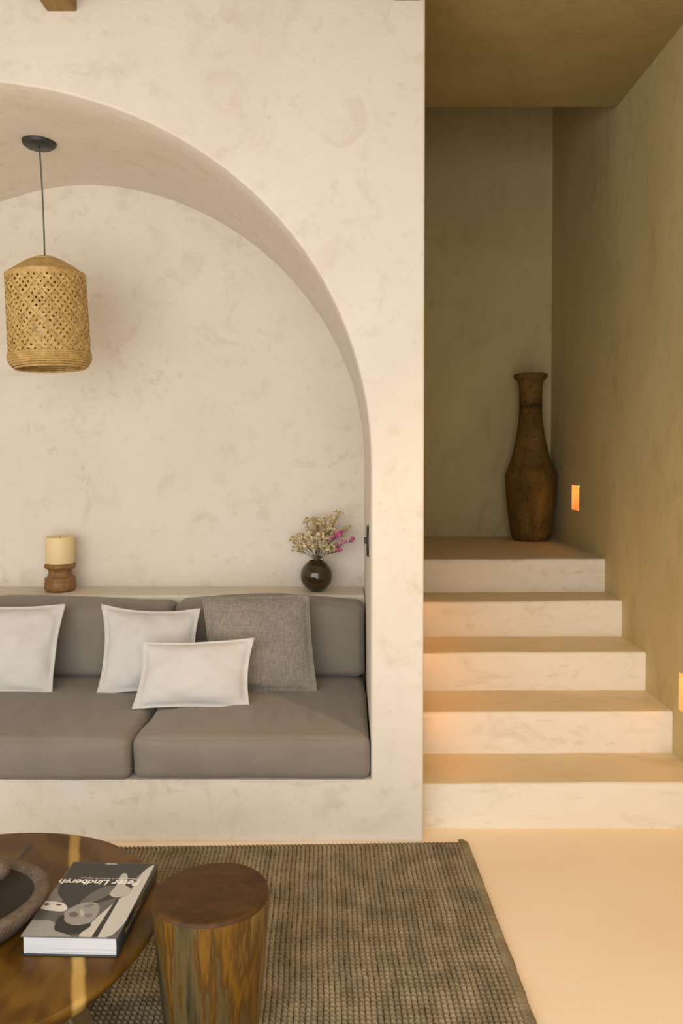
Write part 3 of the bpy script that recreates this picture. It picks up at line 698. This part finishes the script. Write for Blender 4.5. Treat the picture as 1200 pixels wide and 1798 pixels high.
# printed cover picture: flat tone fields (a plain figure leaning over a pale slope)
zz = lambda x, y: bl_(20 + x / 4.286, 1500 + y / 4.286)
def clampq(p): return (min(max(p[0], .0012), BW - .0022), min(max(p[1], .0012), BLn - .0012))
fields = [(48, [(470, 60), (1085, 75), (940, 170), (880, 290), (740, 345), (600, 385), (430, 405), (350, 300), (365, 225)]),
          (122, [(350, 240), (345, 300), (400, 360), (215, 360), (290, 300)]),
          (196, [(1100, 70), (1030, 100), (955, 175), (895, 290), (800, 345), (640, 480), (560, 560), (480, 640), (800, 640)]),
          (150, [(20, 640), (500, 640), (340, 575), (340, 520), (230, 480), (130, 500)]),
          (84, [(195, 415), (385, 440), (345, 490), (250, 500), (130, 495)]),
          (214, [(222, 350), (400, 365), (428, 415), (385, 440), (190, 412)]),
          (70, [(250, 372), (290, 374), (280, 388), (240, 386)]), (70, [(340, 376), (380, 378), (375, 390), (335, 388)]),
          (40, [(815, 335), (640, 640), (595, 640), (790, 340)]),
          (96, [(490, 385), (590, 300), (720, 235), (850, 250), (740, 310), (640, 360)]),
          (146, [(415, 425), (520, 370), (640, 362), (668, 400), (655, 455), (600, 520), (500, 550), (400, 525), (390, 460)]),
          (96, [(425, 450), (470, 432), (508, 450), (500, 474), (445, 480)]), (118, [(550, 455), (590, 446), (615, 460), (600, 480), (556, 478)]), (120, [(535, 398), (590, 372), (630, 380), (600, 402), (550, 406)]), (178, [(512, 425), (540, 418), (548, 470), (522, 476)]),
          (34, [(322, 545), (350, 480), (400, 450), (395, 515), (480, 545), (600, 520), (600, 545), (520, 597), (430, 606), (325, 582)]),
          (182, [(725, 312), (790, 245), (825, 155), (862, 143), (882, 180), (850, 240), (905, 258), (880, 312), (790, 335)])]
for k, (g, pl) in enumerate(fields):
    for _ in range(0 if g in (40, 48) else 3):
        pl = [((1 - w) * a[0] + w * b[0], (1 - w) * a[1] + w * b[1]) for a, b in zip(pl, pl[1:] + pl[:1]) for w in (0.22, 0.78)]
    q = [clampq(zz(*p)) for p in pl]; z = BT + 0.00006 * (k + 1)
    mesh('cover_print', [(a, b, z) for a, b in q], [tuple(range(len(q)))], grey(g), cov)
def text(body, size, loc, rot, mat, parent, shear=0.0, fit=None, bold=0.0):
    cu = bpy.data.curves.new('lettering', 'FONT'); cu.body = body; cu.size = size; cu.shear = shear; cu.offset = bold
    ob = bpy.data.objects.new('lettering', cu); C.objects.link(ob)
    bpy.context.view_layer.update()
    me = bpy.data.meshes.new_from_object(ob.evaluated_get(bpy.context.evaluated_depsgraph_get()))
    bpy.data.objects.remove(ob); me.materials.clear(); me.materials.append(mat)
    if fit:
        xs_ = [v.co.x for v in me.vertices]; s = fit / (max(xs_) - min(xs_)); me.transform(Matrix.Diagonal((s, s, 1, 1)))
    o = link(bpy.data.objects.new('lettering', me), parent); o.location = loc; o.rotation_euler = rot; return o
W_ = solid('print_white', (0.88, 0.87, 0.83), 0.35)
p0, p1 = zz(985, 205), zz(357, 205)
text('Peter Lindbergh', 0.03, (p0[0] - .003, p0[1], BT + 0.0012), (0, 0, math.pi), W_, cov, 0.12, p0[0] - p1[0] - .006, 0.0008)
p0, p1 = zz(985, 200), zz(490, 188)
text('A Different Vision on Fashion Photography', 0.01, (p0[0] - .003, p0[1] + .0085, BT + 0.0012), (0, 0, math.pi), W_, cov, 0.1, (p0[0] - p1[0]) * 0.93)
p0, p1 = zz(803, 72), zz(718, 68)
text('TASCHEN', 0.01, (p0[0], p0[1] - .003, BT + 0.0012), (0, 0, math.pi), W_, cov, 0, p0[0] - p1[0], 0.0002)
M['tan'] = solid('print_tan', (0.42, 0.29, 0.12), 0.4)
text('Peter Lindbergh', 0.02, (BW + 0.0046, 0.045, BT * 0.60), (math.radians(90), 0, math.radians(90)), M['tan'], spine, 0.12, 0.15)

# ------------------------------------------------------------------ log stool
t = NT('log_side'); v = t.coord('Object', (9, 9, 0.9)); a = t.noise(v, 1.25, 4, 0.5, 0.5); fine = t.noise(t.coord('Object', (60, 60, 3)), 1.0, 4, 0.7)
col = t.ramp(t.math('ADD', t.math('MULTIPLY', a, 0.72), t.math('MULTIPLY', fine, 0.28)),
             [(0.34, (0.024, 0.020, 0.009)), (0.41, (0.060, 0.042, 0.014)), (0.455, (0.100, 0.066, 0.020)), (0.49, (0.070, 0.030, 0.003)), (0.54, (0.17, 0.076, 0.005)), (0.60, (0.080, 0.035, 0.004)), (0.66, (0.19, 0.115, 0.028))])
t.bump(t.math('ADD', a, t.math('MULTIPLY', fine, 0.3)), 0.35, 0.01); M['log'] = t.done(col, 0.42, Coat_Weight=0.1)
t = NT('log_top'); a = t.noise(t.coord('Object', (4, 9, 4)), 1.6, 6, 0.6, 1.6)
rg = t.n('ShaderNodeTexWave', {'Vector': t.coord('Object'), 'Scale': 14.0, 'Distortion': 6.0, 'Detail': 3.0, 'Detail Scale': 1.0}, wave_type='RINGS', rings_direction='Z').outputs['Fac']
col = t.mix(0.15, t.ramp(a, [(0.3, (0.038, 0.016, 0.003)), (0.7, (0.095, 0.041, 0.006))]), t.ramp(rg, [(0.1, (0.055, 0.024, 0.006)), (0.9, (0.095, 0.043, 0.010))]))
t.bump(a, 0.1, 0.004); M['log_top'] = t.done(col, 0.55, Specular_IOR_Level=0.25)
SZ = 0.44; sc_ = atz(372, 1564, SZ)
stool = tag(empty('log_stool', (sc_.x, sc_.y, 0)), 'round log stool with bark-streaked sides standing on the rug beside the coffee table', 'stool')
SRD = 0.153
def wobs(a, k):
    u = k / 16
    return 1 + 0.018 * math.sin(2 * a + .8) + 0.012 * math.sin(3 * a + 2 + u * 2) + (0.016 * noise.noise((math.cos(a) * 2, math.sin(a) * 2, u * 1.5)) + 0.03 * noise.noise((math.cos(a) * 3.2 + 9, math.sin(a) * 3.2, u * 0.8)) * (1 - u))
prof = []
for k in range(17):
    u = k / 16; prof.append((SRD * (0.74 + 0.27 * u ** 0.75), 0.014 + (SZ - 0.026) * u))
MB().lathe([(0, 0.014)] + prof, 96, wob=lambda a, k: wobs(a, max(0, k - 1))).build('trunk', M['log'], stool, True)
rt = prof[-1][0]
o = MB().lathe([(rt, SZ - 0.0125), (rt - .001, SZ - .006), (rt - .006, SZ - .001), (rt - .012, SZ), (rt * .5, SZ), (0.0, SZ)], 96, wob=lambda a, k: wobs(a, 16)).build('seat_top', M['log_top'], stool, True)
